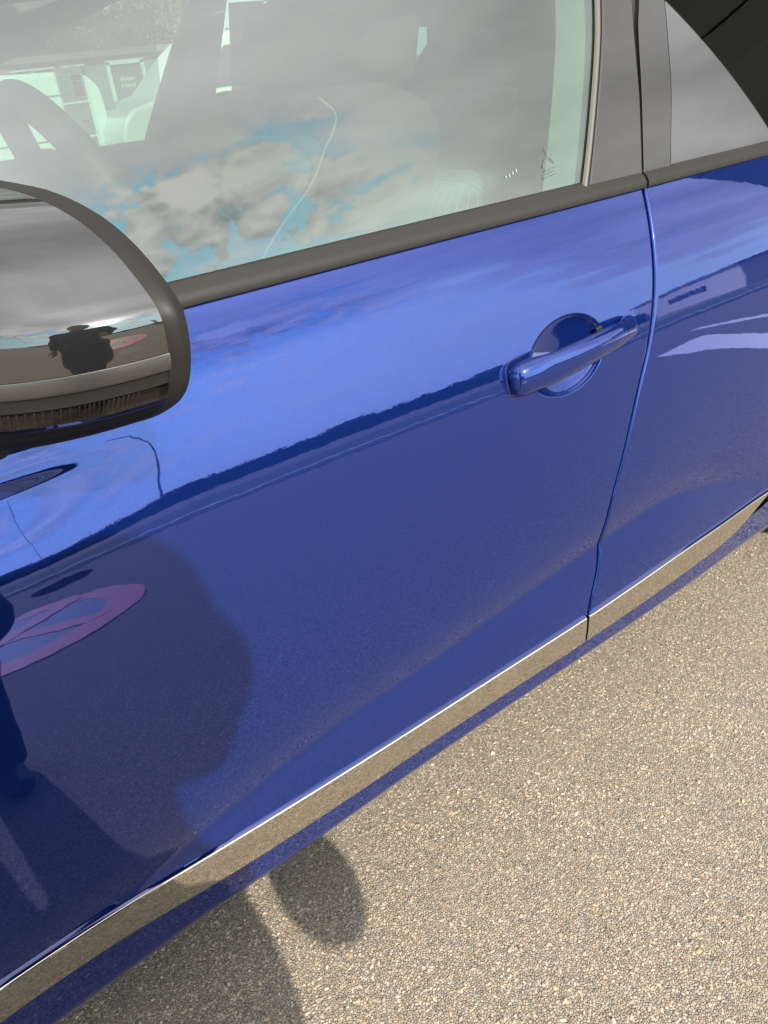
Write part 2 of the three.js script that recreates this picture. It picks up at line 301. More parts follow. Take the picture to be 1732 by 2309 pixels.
// chrome strips
function chromeStrip(x0, x1, tip, parent) {
  const F = (u, v) => {
    const x = x0 + (x1 - x0) * u; let t = stripTop(x), b = stripBot(x) + .001;
    if (tip) { const k = sstep(1.20, 1.41, x); b += (t - b) * Math.pow(clamp((x - 1.20) / .215), 2.6); }
    const z0 = bodyZ(x, t) , y = t - (t - b) * clamp(v);
    let z = z0 + .0062 + .0012 * Math.sin(clamp(v) * 3.14) - .0035 * clamp(v);
    const dt = clamp(v) * (t - b), r = .0022; if (dt < r) z -= r - Math.sqrt(r * r - (r - dt) * (r - dt));
    const db = (1 - clamp(v)) * (t - b); if (db < .003) z -= .003 - Math.sqrt(9e-6 - (.003 - db) ** 2);
    if (v < 0 || v > 1) z -= .014 * Math.min(1, Math.abs(v < 0 ? v : v - 1) * 20);
    const de = Math.min(x - x0, tip ? 9 : x1 - x); if (de < .002) z -= .002 - Math.sqrt(4e-6 - (.002 - de) ** 2);
    return [x, y, z];
  };
  const g = sheet(F, joined(span(0, .0016, 4), span(.0016, .9984, 160), span(.9984, 1, 4)), joined([-.05], span(0, .07, 8), span(.07, .93, 14), span(.93, 1, 6), [1.05]));
  return part('chrome_strip', g, M.chrome, parent);
}
chromeStrip(-.62, .8375, false, frontDoor);
chromeStrip(.8435, 1.414, true, rearDoor);
for (const [x0, x1, d] of [[-.62, .8375, frontDoor], [.8435, 1.40, rearDoor]])
  part('strip_seal', sheet((u, v) => { const x = x0 + (x1 - x0) * u; return [x, stripBot(x) + (x > 1.2 ? (stripTop(x) - stripBot(x)) * Math.pow(clamp((x - 1.2) / .215), 2.6) : 0) + .003 - .007 * v, bodyZ(x, stripTop(x)) - .004 - .002 * v]; }, span(0, 1, 80), [0, .5, 1]), M.rubber, d);
// waist seals along the foot of the windows
const waist = [[-.004, -.002], [-.004, .0035], [-.002, .0065], [.006, .0062], [.013, .0015], [.021, -.0095], [.0235, -.014], [.018, -.024], [-.004, -.024]];
const wc = x => [1.040, bodyZ(x, 1.040) + .001];
part('waist_seal', swept(span(-.42, seamX(1.05) - GAP * .55, 90), wc, waist), M.seal, frontDoor);
part('waist_seal', swept(span(seamX(1.05) + GAP * .55, 2.1, 60), wc, waist), M.seal, rearDoor);
// windows and the gloss black posts between them
const GZ = (x, y, o = 0) => glassZ(x, y) + o;
const YT = 1.43;
const strip = (xa, xb, y0, y1, o, nu = 16, nv = 40, lip = 0) => sheet((u, v) => { const y = y0 + (y1 - y0) * v, a = xa(y), b = xb(y), x = a + (b - a) * (lip ? clamp(u) : u); let z = GZ(x, y, o); const d = Math.min(x - a, b - x), r = lip || 1; if (lip && d < r) z -= r - Math.sqrt(r * r - (r - d) * (r - d)); if (lip) z -= Math.abs(u - clamp(u)); return [x, y, z]; }, lip ? joined([-.02, -.005], span(0, .09, 6), span(.09, .91, nu), span(.91, 1, 6), [1.005, 1.02]) : span(0, 1, nu), span(0, 1, nv));
const g0 = y => -.42 + (y - 1.05) * 2.15;                                         // front slope of the front window
const P = { s0: [[1.03, .919], [1.05, .931], [1.124, .972], [1.237, 1.030], [1.294, 1.053], [1.43, 1.10]], s1: [[1.03, .931], [1.05, .943], [1.124, .984], [1.237, 1.042], [1.294, 1.065], [1.43, 1.112]],
  g1: [[1.03, 1.064], [1.05, 1.068], [1.1, 1.083], [1.171, 1.104], [1.254, 1.124], [1.289, 1.134], [1.43, 1.165]], g2: [[1.03, 1.0665], [1.05, 1.0708], [1.1, 1.086], [1.171, 1.1085], [1.254, 1.133], [1.289, 1.149], [1.43, 1.20]], r1: [[1.03, 1.135], [1.05, 1.137], [1.164, 1.179], [1.22, 1.194], [1.29, 1.211], [1.43, 1.24]] };
const pc = k => y => pw(P[k], y);
part('window_pane', strip(y => g0(y) - .01, y => pc('s0')(y) + .008, 1.045, YT, -.004, 40, 30), M.glass, frontDoor);
part('window_seal', swept.length ? sheet((u, v) => { const y = 1.045 + (YT - 1.045) * v, a = pc('s0')(y), b = pc('s1')(y), t = u; return [a + (b - a) * t, y, GZ(a, y, -.001) + .0045 * Math.sin(Math.PI * t)]; }, span(0, 1, 14), span(0, 1, 50)) : null, M.edge, frontDoor);
part('door_post', strip(y => pc('s1')(y) + .001, pc('g1'), 1.045, YT, .0025, 16, 50, .003), M.post, frontDoor);
part('door_post', strip(pc('g2'), y => pc('r1')(y) - .0012, 1.045, YT, .0025, 16, 50, .0009), M.post, rearDoor);
part('window_pane', strip(y => pc('r1')(y) + .0012, y => 2.2 - (y - 1.05) * 1.1, 1.045, YT - .03, .001, 40, 40), M.privacy, rearDoor);
part('post_rubber', strip(y => pc('s1')(y) - .004, y => pc('r1')(y) + .004, 1.04, YT, -.012, 8, 20), M.rubber, car);
// thin bright piece in the shut line, spreading upwards
part('shut_cover', strip(y => pc('g1')(y) - .001, y => pc('g2')(y) + .001, 1.20, YT, -.006, 6, 20), M.rubber, car);
// etched maker mark on the glass
{
  const etch = std(L(.13, .15, .14), .8), dotm = std(L(.5, .56, .53), .8);
  const on = (x, y) => [x, y, GZ(x, y, -.0022)];
  const cx = .882, cy = 1.098, bars = [];
  const line = (pts, r = .0004) => bars.push(tube(pts.map(([a, b]) => on(cx + a, cy + b)), r, 16, 4));
  line([[0, .020], [.0005, .013], [.002, .008]]); line([[-.012, -.004], [-.008, .003], [-.001, .007], [.003, .0065]]); line([[.002, .008], [.007, .0045], [.0125, -.0015]]); line([[.004, .006], [.008, .0015], [.0125, -.0015]]); line([[-.0125, -.005], [-.0065, .0005], [-.005, .002]]);
  for (let row = 0; row < 3; row++) for (let k = 0; k < 9 - row % 2; k++) { const a = -.0115 + k * .0028, b = -.0085 - row * .0042 + a * .12; if (rnd() < .85) bars.push(tube([on(cx + a, cy + b), on(cx + a + .0012 * rnd(), cy + b + .0016), on(cx + a + .0016, cy + b + .0002)], .0003, 4, 4)); }
  const t = []; for (let k = 0; k < 12; k++) { const a = k / 12 * 6.283; t.push([-.0145 + .0022 * Math.cos(a), -.0165 + .003 * Math.sin(a)]); } bars.push(tube(t.map(([a, b]) => on(cx + a, cy + b)), .0003, 24, 4, true));
  part('etched_mark', bars, etch, frontDoor);
  const ds = []; [[-.085, -.006], [-.078, -.005], [-.071, -.003], [-.064, -.001]].forEach(([a, b], k) => { ds.push(tube([on(cx + a, cy + b - .0015), on(cx + a + .0012, cy + b + .0018)], .0004, 4, 4)); if (k) ds.push(tube([on(cx + a - .0008, cy + b - .0014), on(cx + a + .0012, cy + b - .0014)], .0003, 4, 4)); });
  part('etched_digits', ds, dotm, frontDoor);
}
// door handle
{
  const hx0 = .706, hx1 = .962, cyAt = t => .8415 + .0175 * t + .003 * Math.sin(t * 3.14);
  const hb = t => (.0255 - .0080 * t) , bar = (t0, t1) => sheet((u, v) => {
    const t = t0 + (t1 - t0) * u, x = hx0 + (hx1 - hx0) * t, a = v * 2 * Math.PI, c = Math.cos(a), s = Math.sin(a), p = 2 / 2.05;
    const k0 = Math.min(1, Math.pow(clamp(t / .15), .5)), k1 = Math.min(1, Math.pow(clamp((1 - t) / .06), .5)), k = Math.sqrt(1 - (1 - k0) ** 2) * Math.sqrt(1 - (1 - k1) ** 2);
    const yc = cyAt(t), zb = bodyZ(x, yc), mid = sstep(.10, .24, t) * sstep(.97, .80, t);
    const lo = zb - .004 + .017 * mid, hi = zb + .022 + .017 * Math.sin(Math.PI * clamp(.08 + .88 * t));
    const sy = Math.sign(c) * Math.pow(Math.abs(c), p), sz = Math.sign(s) * Math.pow(Math.abs(s), p);
    const hz = (hi - lo) / 2 * (.25 + .75 * k), zc = (hi + lo) / 2 - (hi - lo) / 2 * (1 - k) * .7;
    return [x, yc + hb(t) * (.16 + .84 * k) * sy - .0015 * sz, zc + hz * sz];
  }, joined(span(0, .12, 16), span(.12, .88, 40), span(.88, 1, 14)), span(0, 1, 40));
  const handle = part('door_handle', bar(0, .862), M.paint, frontDoor);
  part('handle_cap', bar(.866, 1), M.paint, frontDoor);
  for (const [t0, t1] of [[0, .16]]) {
    const end = t0 === 0, loop = []; for (let k = 0; k <= 40; k++) { const a = -1.5708 + k / 40 * 3.14159, c = Math.cos(a), q = Math.sin(a), t = end ? t1 - (t1 + .008) * Math.pow(Math.max(0, c), .4) : t0 + (t1 - t0 + .007) * Math.pow(Math.max(0, c), .4), tt = clamp(t), x = hx0 + (hx1 - hx0) * t, y = cyAt(tt) - .001 + (hb(tt) + .001) * Math.sign(q) * Math.pow(Math.abs(q), .5); loop.push([x, y, bodyZ(x, y) - cupDepth(x, y) + .0002]); }
    part('handle_gasket', tube(loop, .0008, 80, 6), M.rubber, frontDoor);
  }
  part('handle_hole', box(.012, .010, .006, .894, .867, bodyZ(.894, .867) + .003, 0, 0, .1, .002), M.rubber, frontDoor);
}
// door mirror
{
  const RZ = [[.990, .035], [.995, .055], [1.008, .10], [1.027, .160], [1.044, .197], [1.061, .219], [1.080, .231], [1.103, .238], [1.124, .237], [1.143, .220], [1.164, .191], [1.180, .152], [1.192, .094], [1.197, .03], [1.198, 0]];
  const zr = y => pw(RZ, y), xr = z => .12 + .21 * z, Y0 = .990, Y1 = 1.198;
  const dep = y => .175 * Math.pow(Math.max(0, 1 - Math.pow(Math.abs((y - 1.10) / .115), 2.6)), .42);
  // v: height, u: 0 at the rim (outer end), 1 at the front
  const at = (u, v, grow = 0, back = 0) => {
    const y = Y0 + (Y1 - Y0) * v, R = Math.max(.02, zr(y) + grow + .0), a = u * 1.5708, p = .86;
    const z = -.0 + R * Math.pow(Math.max(0, Math.cos(a)), p), d = dep(y) + grow;
    return [xr(R) - back - d * Math.pow(Math.sin(a), p) - .06 * u * u * 0, y + grow * (v > .5 ? 1 : -1) * .6, z];
  };
  const vy = y => (y - Y0) / (Y1 - Y0);
  const us = span(0, 1, 60);
  // gap line and bands follow the height
  const mirror = part('door_mirror', sheet((u, v) => at(u, vy(1.0955) + (1 - vy(1.0955)) * v, 0, .013), us, span(0, 1, 70)), M.gloss, car, 'gloss black door mirror cap');
  const band = (a, b, grow, back = .013) => sheet((u, v) => at(u, vy(a + (b - a) * v), grow * Math.pow(Math.sin(Math.PI * clamp(.05 + .9 * v)), .5), back), us, span(0, 1, 14));
  part('silver_band', band(1.0835, 1.0952, .0016), M.satin, mirror);
  part('dark_band', band(1.0725, 1.0833, -.001), M.plastic, mirror);
  const lens = phys(L(.55, .52, .50), .0, { transmission: 1, thickness: 0, ior: 1.38 });
  part('indicator_lens', band(1.0555, 1.0722, .0018, .014), lens, mirror);
  part('indicator_back', band(1.0557, 1.072, -.005, .015), std(L(.018, .016, .015), .4), mirror);
  for (let k = 0; k < 30; k++) { const u = .05 + k * (k < 12 ? .011 : .022) + (k >= 12 ? -.13 : 0); const a = at(u, vy(1.0575), -.002, .014), b = at(u, vy(1.0705), -.002, .014); part('indicator_rib', tube([a, b], .0007, 2, 5), std(L(.07, .066, .06), .35, { metalness: .3 }), mirror); }
  part('mirror_foot', band(Y0, 1.0552, .0005, .009), phys(L(.010, .009, .010), .8, { specularIntensity: .3 }), mirror);
  // rear rim: a ring that wraps the opening
  const ring = sheet((u, v) => { const y = Y0 + (Y1 - Y0) * v, R = Math.max(.02, zr(y)), x = xr(R); return [x - .0135 + .0165 * u, y, R * (1 + .0 * u) + .0022 * Math.sin(u * 3.14) - .004 * Math.max(0, u - .6)]; }, span(0, 1, 12), joined(span(0, .15, 20), span(.15, .85, 50), span(.85, 1, 50)));
  part('mirror_rim', ring, M.plastic, mirror);
  part('mirror_glass', sheet((u, v) => { const y = Y0 + .004 + (Y1 - Y0 - .008) * v, R = Math.max(.02, zr(y)) - .003; return [xr(R * u) - .002, y, R * u]; }, span(0, 1, 20), span(0, 1, 50)), M.steel, mirror);
  // top skin over to the door and the arm
  part('mirror_arm', box(.10, .05, .16, .02, 1.015, -.04, .2, 0, 0, .02), M.plastic, mirror);
}
// rear wheel
{
  const w = new THREE.Group(); 
  const tyreP = [[.205, -.10], [.215, -.112], [.26, -.118], [.305, -.108], [.328, -.09], [.335, -.05], [.335, .05], [.328, .09], [.305, .108], [.26, .118], [.215, .112], [.205, .10]].map(([r, y]) => new THREE.Vector2(r, y));
  const tg = new THREE.LatheGeometry(tyreP, 64); tg.rotateX(Math.PI / 2);
  const tyre = part('rear_wheel', tg.translate(WX, WR, -.15), std(L(.022, .022, .022), .8), car);
  const rims = [new THREE.TorusGeometry(.205, .012, 10, 48).translate(WX, WR, -.055)];
  for (let k = 0; k < 10; k++) { const a = k / 10 * 6.283; const s = box(.16, .026, .02, .125, 0, 0, 0, 0, 0, .006); s.rotateZ(a); s.translate(WX, WR, -.065); rims.push(s); }
  part('rim', rims, M.steel, tyre);
  const liner = sheet((u, v) => { const a = Math.PI * u; return [WX + (AR + .01) * Math.cos(a), WR + (AR + .01) * Math.sin(a), -.03 - .34 * v]; }, span(0, 1, 30), [0, 1]);
  part('arch_liner', liner, M.dark, car);
}
// roof, pillars, far side, bonnet, underbody: the shell round the cabin
const FZ = -1.60;                                        // far glass plane at the waist
const farZ = y => FZ + .36 * (y - 1.05) - .03;
part('roof', sheet((u, v) => { const x = .28 + 2.1 * u, z = -.27 + (-1.16) * v; return [x, 1.455 + .07 * Math.sin(Math.PI * v) + .05 * Math.sin(Math.PI * Math.min(1, u * .8 + .15)) - .04, z]; }, span(0, 1, 30), span(0, 1, 20)), M.paint, car);
part('headliner', sheet((u, v) => { const x = .30 + 2.06 * u, z = -.28 + (-1.14) * v; return [x, 1.43 + .055 * Math.sin(Math.PI * v) + .03 * Math.sin(Math.PI * u), z]; }, span(0, 1, 12), span(0, 1, 12)), M.headliner, car);
part('roof_rail', tube([[.42, 1.44, -.27], [1.0, 1.455, -.265], [1.7, 1.45, -.265], [2.3, 1.40, -.27]], .03, 30, 10), M.gloss, car);
part('front_pillar', tube([[-.45, 1.06, -.13], [0, 1.27, -.2], [.30, 1.41, -.26], [.42, 1.44, -.27]], .03, 30, 10), M.gloss, car);
part('front_pillar', tube([[-.42, 1.05, FZ + .0], [.05, 1.24, -1.56], [.513, 1.395, -1.52], [.814, 1.495, -1.46], [1.3, 1.52, -1.45]], .052, 40, 10), M.cloth, car);
part('windscreen_header', tube([[.42, 1.45, -.27], [.47, 1.475, -.6], [.48, 1.48, -.9], [.50, 1.47, -1.46]], .03, 20, 10), M.dark, car);
part('windscreen', sheet((u, v) => [-.46 + .88 * u, 1.055 + .40 * u - .03 * Math.sin(Math.PI * u) * -1, -.15 - .11 * u * (1 - 2 * v) - (1.44) * v], span(0, 1, 20), span(0, 1, 20)), M.farGlass, car);
part('bonnet', sheet((u, v) => [-1.3 + .88 * u, .93 + .11 * u + .06 * Math.sin(Math.PI * v), -.1 - 1.5 * v], span(0, 1, 16), span(0, 1, 20)), M.paint, car);
part('far_side', box(3.6, .78, .06, .7, .66, FZ - .06, 0, 0, 0, .02), M.paint, car);
part('far_door_trim', box(2.6, .45, .05, .9, .90, FZ, 0, 0, 0, .02), std(L(.16, .16, .155), .85), car);
part('far_window', sheet((u, v) => { const y = 1.06 + .36 * v; return [-.35 + .7 * v * .5 + (1.22 - .35 * v) * u + .0, y, farZ(y)]; }, span(0, 1, 8), span(0, 1, 8)), M.farGlass, car);
part('far_post', [tube([[.80, 1.05, FZ - .0], [.905, 1.25, -1.55], [.985, 1.40, -1.5], [1.02, 1.48, -1.46]], .035, 20, 8), box(.12, .55, .03, .99, 1.25, -1.60, .33, 0, -.22, .01)], std(L(.13, .13, .14), .8), car);
part('far_rear_window', sheet((u, v) => { const y = 1.06 + .36 * v; return [1.08 + .62 * u, y, farZ(y)]; }, span(0, 1, 8), span(0, 1, 8)), M.privacy, car);
part('far_quarter_window', (() => { const g = new THREE.BufferGeometry(), p = [[1.70, 1.333], [1.765, 1.325], [1.775, 1.28], [1.70, 1.183]].flatMap(([x, y]) => [x, y, farZ(y)]); g.setAttribute('position', new THREE.Float32BufferAttribute(p, 3)); g.setIndex([0, 1, 2, 0, 2, 3]); g.computeVertexNormals(); return g; })(), M.farGlass, car);
part('far_quarter', (() => { const q = (pts) => { const s = new THREE.Shape(pts.map(p => new THREE.Vector2(...p))); const g = new THREE.ShapeGeometry(s), a = g.attributes.position; for (let k = 0; k < a.count; k++) a.setZ(k, farZ(a.getY(k)) - .004); g.computeVertexNormals(); return g; }; return [q([[1.69, 1.02], [2.65, 1.02], [2.55, 1.5], [1.69, 1.5], [1.69, 1.33], [1.765, 1.324], [1.775, 1.28], [1.70, 1.183], [1.69, 1.183]])]; })(), M.dark, car);
part('tailgate', box(.06, 1.1, 1.4, 2.62, .85, -.85, 0, 0, .12, .02), M.paint, car);
part('rear_quarter', sheet((u, v) => [2.1 + .5 * u, 1.04 + .42 * v, -.11 - .15 * v - .02 * u], span(0, 1, 8), span(0, 1, 8)), M.paint, car);
part('cabin_floor', box(3.3, .05, 1.5, .75, .34, -.86), M.dark, car);
part('underbody', box(3.5, .06, 1.35, .7, .26, -.87), M.dark, car);
part('bulkhead', box(.05, .75, 1.45, -.42, .68, -.87), M.dark, car);
// inner side of the near door: ledge under the glass, light post trim
part('door_ledge', sheet((u, v) => { const x = -.38 + 1.36 * u; return [x, 1.050 - .02 * v * v, GZ(x, 1.05, -.012) - .05 * v]; }, span(0, 1, 50), span(0, 1, 8)), M.trimGrey, frontDoor);
part('door_trim', sheet((u, v) => { const x = -.38 + 1.36 * u; return [x, 1.03 - .6 * v, GZ(x, 1.05, -.062) - .02 * Math.sin(v * 3)]; }, span(0, 1, 40), span(0, 1, 10)), M.cloth, frontDoor);
part('post_trim', sheet((u, v) => { const y = 1.035 + .4 * v, x = pc('s0')(y) - .016 + .040 * u; return [x, y, GZ(x, y, -.020 - .045 * (1 - u) * (1 - u))]; }, span(0, 1, 16), span(0, 1, 20)), std(L(.50, .51, .48), .8), car);
// seats
const weave = dataTex(64, (i, j) => { const v = 200 + 50 * Math.sin(i * .785) * Math.sin(j * .785); return [v, v, v]; }); weave.repeat.set(60, 60);
const seatCloth = std(L(.10, .108, .112), .95, { map: weave });
function cushion(w, h, d, bulge, m4) {
  const g = new RoundedBoxGeometry(w, h, d, 6, Math.min(w, h, d) * .38); const p = g.attributes.position;
  for (let k = 0; k < p.count; k++) { const x = p.getX(k) / w, y = p.getY(k) / h, z = p.getZ(k) / d; p.setX(k, p.getX(k) * (1 + bulge * (1 - 3.2 * y * y))); p.setZ(k, p.getZ(k) * (1 - .16 * Math.max(0, y) * 2 * Math.max(0, y))); }
  g.applyMatrix4(m4); g.computeVertexNormals(); return g;
}
const M4 = (x, y, z, rz) => new THREE.Matrix4().makeRotationZ(rz).setPosition(x, y, z);
function frontSeat(x, zc) {
  const s = part('front_seat', cushion(.17, .66, .50, .1, M4(x, .90, zc, -.36)), seatCloth, car);
  part('headrest', cushion(.10, .19, .27, .1, M4(x + .165, 1.30, zc, -.28)), seatCloth, s);
  for (const d of [-.06, .06]) part('headrest_post', tube([[x + .12, 1.16, zc + d], [x + .15, 1.25, zc + d]], .007, 4, 8), M.steel, s);
  part('seat_base', cushion(.52, .16, .5, .02, M4(x - .27, .62, zc, .08)), seatCloth, s);
  return s;
}
const ds = frontSeat(.70, -.57);
frontSeat(.90, -1.22);
const pipe = std(L(.30, .31, .29), .6);
part('seat_piping', tube([[.634, 1.212, -.335], [.648, 1.190, -.318], [.634, 1.165, -.312], [.622, 1.151, -.312], [.592, 1.108, -.312], [.531, 1.058, -.312], [.494, 1.021, -.312], [.46, .96, -.312]], .0019, 60, 6), pipe, ds);
part('seat_panel', cushion(.05, .42, .30, .05, M4(.60, .96, -.57, -.36)), std(L(.15, .16, .165), .95, { map: weave }), ds);
for (let k = 0; k < 26; k++) { const t = k / 25, x = .55 - .10 * t, y = 1.19 - .20 * t; part('seat_stitch', box(.0028, .0007, .0007, x + .004 * Math.sin(t * 9), y, -.345 - .02 * t, 0, 0, 1.1), pipe, ds); }
// rear seat with pinstriped cloth in the sun
{
  const stripes = canvasTex(512, 64, (c, w, h) => { c.fillStyle = '#6d776f'; c.fillRect(0, 0, w, h); c.fillStyle = '#bcc6ba'; for (let k = 0; k < 16; k++) c.fillRect(k * 32 + 8, 0, 3, h); });
  stripes.wrapS = stripes.wrapT = THREE.RepeatWrapping; 
  const sc = std(L(1, 1, 1), .95, { map: stripes });
  const rs = part('rear_seat', cushion(.25, .5, .40, .02, M4(1.02, .80, -.56, -.22)), sc, car);
  part('rear_bench', cushion(.5, .16, 1.2, .02, M4(1.5, .6, -.85, .05)), seatCloth, rs);
  part('rear_backrest', cushion(.16, .62, 1.2, .04, M4(2.05, .92, -.85, -.35)), seatCloth, rs);
}
// steering wheel, dashboard
{
  const c = [.325, 1.09, -.45], tilt = .42;
  const tor = new THREE.TorusGeometry(.185, .017, 16, 80); tor.scale(1, 1, 1.2); tor.rotateY(Math.PI / 2); tor.rotateZ(tilt); tor.translate(...c);
  const sw = part('steering_wheel', tor, std(L(.05, .05, .052), .5), car);
  const hub = cushion(.06, .12, .15, .02, M4(c[0] - .03, c[1], c[2], tilt)); part('hub', hub, std(L(.035, .035, .037), .6), sw);
  for (const a of [0, Math.PI, -Math.PI / 2]) { const s = box(.018, .05, .13, 0, 0, .115, 0, 0, 0, .008); s.rotateX(-a); s.rotateZ(tilt); s.translate(c[0] - .02, c[1], c[2]); part('spoke', s, M.satin, sw); }
  const dash = part('dashboard', [sheet((u, v) => [-.42 + .42 * u, 1.035 + .045 * Math.sin(u * 2.2) - .05 * u * u, -.14 - 1.42 * v], span(0, 1, 16), span(0, 1, 12)), box(.12, .30, 1.4, -.03, .88, -.86, 0, 0, .25, .03)], std(L(.045, .047, .05), .8), car);
  part('instrument_hood', box(.16, .06, .36, -.02, 1.07, -.45, 0, 0, .15, .025), M.cloth, dash);
  part('air_vent', box(.02, .06, .12, .03, 1.0, -.22, 0, 0, .3, .006), M.plastic, dash);
}
// ---------------------------------------------------------------- price sheets hung inside the far window
{
  const t = thing('price_sheets', 'three printed sheets in a clear hanger inside the far window of the blue car', 'paper sign');
  const draw = (k) => canvasTex(128, 180, (c, w, h) => {
    c.fillStyle = '#eef0ea'; c.fillRect(0, 0, w, h); c.fillStyle = '#777';
    if (k === 0) { c.fillStyle = '#5e3436'; c.fillRect(70, 44, 46, 112); c.fillStyle = '#eee'; for (let i = 1; i < 4; i++) c.fillRect(70, 44 + i * 28, 46, 3); c.fillStyle = '#9a9a9a'; for (let i = 0; i < 8; i++) c.fillRect(14, 50 + i * 13, 40, 3); }
    if (k === 1) { c.fillStyle = '#e8b24a'; c.fillRect(18, 116, 34, 34); c.fillStyle = '#3c4a44'; c.fillRect(76, 96, 34, 9); c.fillStyle = '#cfd6d2'; for (let i = 0; i < 5; i++) c.fillRect(16, 24 + i * 12, 90 - i * 9, 3); }
    if (k === 2) { c.fillStyle = '#a8b0ac'; c.fillRect(20, 20, 86, 10); for (let i = 0; i < 10; i++) { c.beginPath(); c.arc(34 + (i % 4) * 22, 64 + Math.floor(i / 4) * 30, 6, 0, 7); c.fill(); } }
  });
  const q = (y0, y1) => { const g = new THREE.PlaneGeometry(1, 1); const s = [[0, y1], [1, y1], [0, y0], [1, y0]]; s.forEach(([u, y], k) => g.attributes.position.setXYZ(k, .596 + .066 * u + (1.31 - y) * .09, y, farZ(y) + .008)); g.computeVertexNormals(); return g; };
  [[1.236, 1.312], [1.155, 1.232], [1.06, 1.151]].forEach(([a, b], k) => part('printed_sheet', q(a, b), phys(L(1, 1, 1), 1, { map: draw(k), transmission: .92, thickness: 0 }), t));
  const cl = phys(L(.9, .95, .92), .02, { transmission: .95, thickness: 0 });
  part('clear_hanger', (() => { const g = new THREE.PlaneGeometry(1, 1); const s = [[0, 1.32], [1, 1.32], [0, 1.05], [1, 1.05]]; s.forEach(([u, y], k) => g.attributes.position.setXYZ(k, .590 + .080 * u + (1.31 - y) * .09, y, farZ(y) + .014)); g.computeVertexNormals(); return g; })(), cl, t);
}
// ---------------------------------------------------------------- vehicles parked beyond the blue car
function extrudeSide(pts, w, bevel = .06) {
  const s = new THREE.Shape(); s.moveTo(...pts[0]); for (const p of pts.slice(1)) p.length === 2 ? s.lineTo(...p) : s.quadraticCurveTo(...p); s.closePath();
  const g = new THREE.ExtrudeGeometry(s, { depth: w - 2 * bevel, bevelEnabled: true, bevelSize: bevel, bevelThickness: bevel, bevelSegments: 4, curveSegments: 16 }); g.translate(0, 0, -(w - 2 * bevel) / 2); return g;
}
const wheelG = () => { const g = new THREE.CylinderGeometry(.32, .32, .2, 32); g.rotateX(Math.PI / 2); return g; };
function vehicle(name, label, cat, pos, turn, prof, glassProf, mat, wheels, w = 1.72) {
  const v = thing(name, label, cat, pos, turn);
  part('body', extrudeSide(prof, w), mat, v);
  if (glassProf) part('side_window', extrudeSide(glassProf, w + .02, .015), phys(L(.02, .025, .025), .04), v);
  for (const x of wheels) for (const s of [-1, 1]) { const wh = part('wheel', wheelG().translate(x, .32, s * (w / 2 - .09)), std(L(.025, .025, .025), .8), v); part('wheel_trim', new THREE.CylinderGeometry(.21, .21, .02, 24).rotateX(Math.PI / 2).translate(x, .32, s * (w / 2 + .012)), M.steel, wh); }
  return v;
}
const silver = phys(L(.70, .72, .71), .25, { metalness: .25, clearcoat: 1, clearcoatRoughness: .03 });
const van = vehicle('silver_van', 'silver van with dark door mirror parked beyond the blue car', 'van', [6.0, 0, -12.6], .12,
  [[-2.1, .3], [-2.15, .62], [-2.12, .86, -1.9, .95], [-1.1, 1.10], [-.35, 1.75, -.1, 1.8], [2.2, 1.82], [2.3, 1.3], [2.3, .3]], [[-.9, 1.14], [-.28, 1.66], [.55, 1.68], [.6, 1.14]], silver, [-1.45, 1.5]);
part('door_mirror', box(.18, .26, .22, -.75, 1.22, .98, 0, 0, 0, .05), M.gloss, van);
part('wheel_arch', new THREE.TorusGeometry(.36, .03, 8, 24, Math.PI).translate(-1.45, .33, .86), M.dark, van);
part('door_seam', box(.012, .7, .01, -.72, .75, .862), M.dark, van);
const badge = []; for (const a of [.6, Math.PI - .6, Math.PI / 2]) { const b = box(.09, .014, .006, .04, 0, 0); b.rotateZ(a); b.translate(-.95, .88, .864); badge.push(b); } badge.push(box(.16, .02, .006, -.93, .80, .864));
part('wing_badge', badge, M.dark, van);
const van2 = vehicle('white_van', 'long white van parked beyond the steering wheel of the blue car', 'van', [1.9, 0, -12.9], .05,
  [[-3.2, .3], [-3.25, .9], [-3.2, 1.42], [-2.9, 1.58, -2.4, 1.60], [1.6, 1.50], [1.95, 1.46, 1.98, 1.2], [2.0, .3]], null, M.white, [-2.2, 1.0]);
part('side_groove', box(4.6, .016, .012, -.6, 1.31, .862, 0, 0, -.02), M.dark, van2);
part('lower_groove', box(4.6, .02, .012, -.6, .72, .862), M.dark, van2);
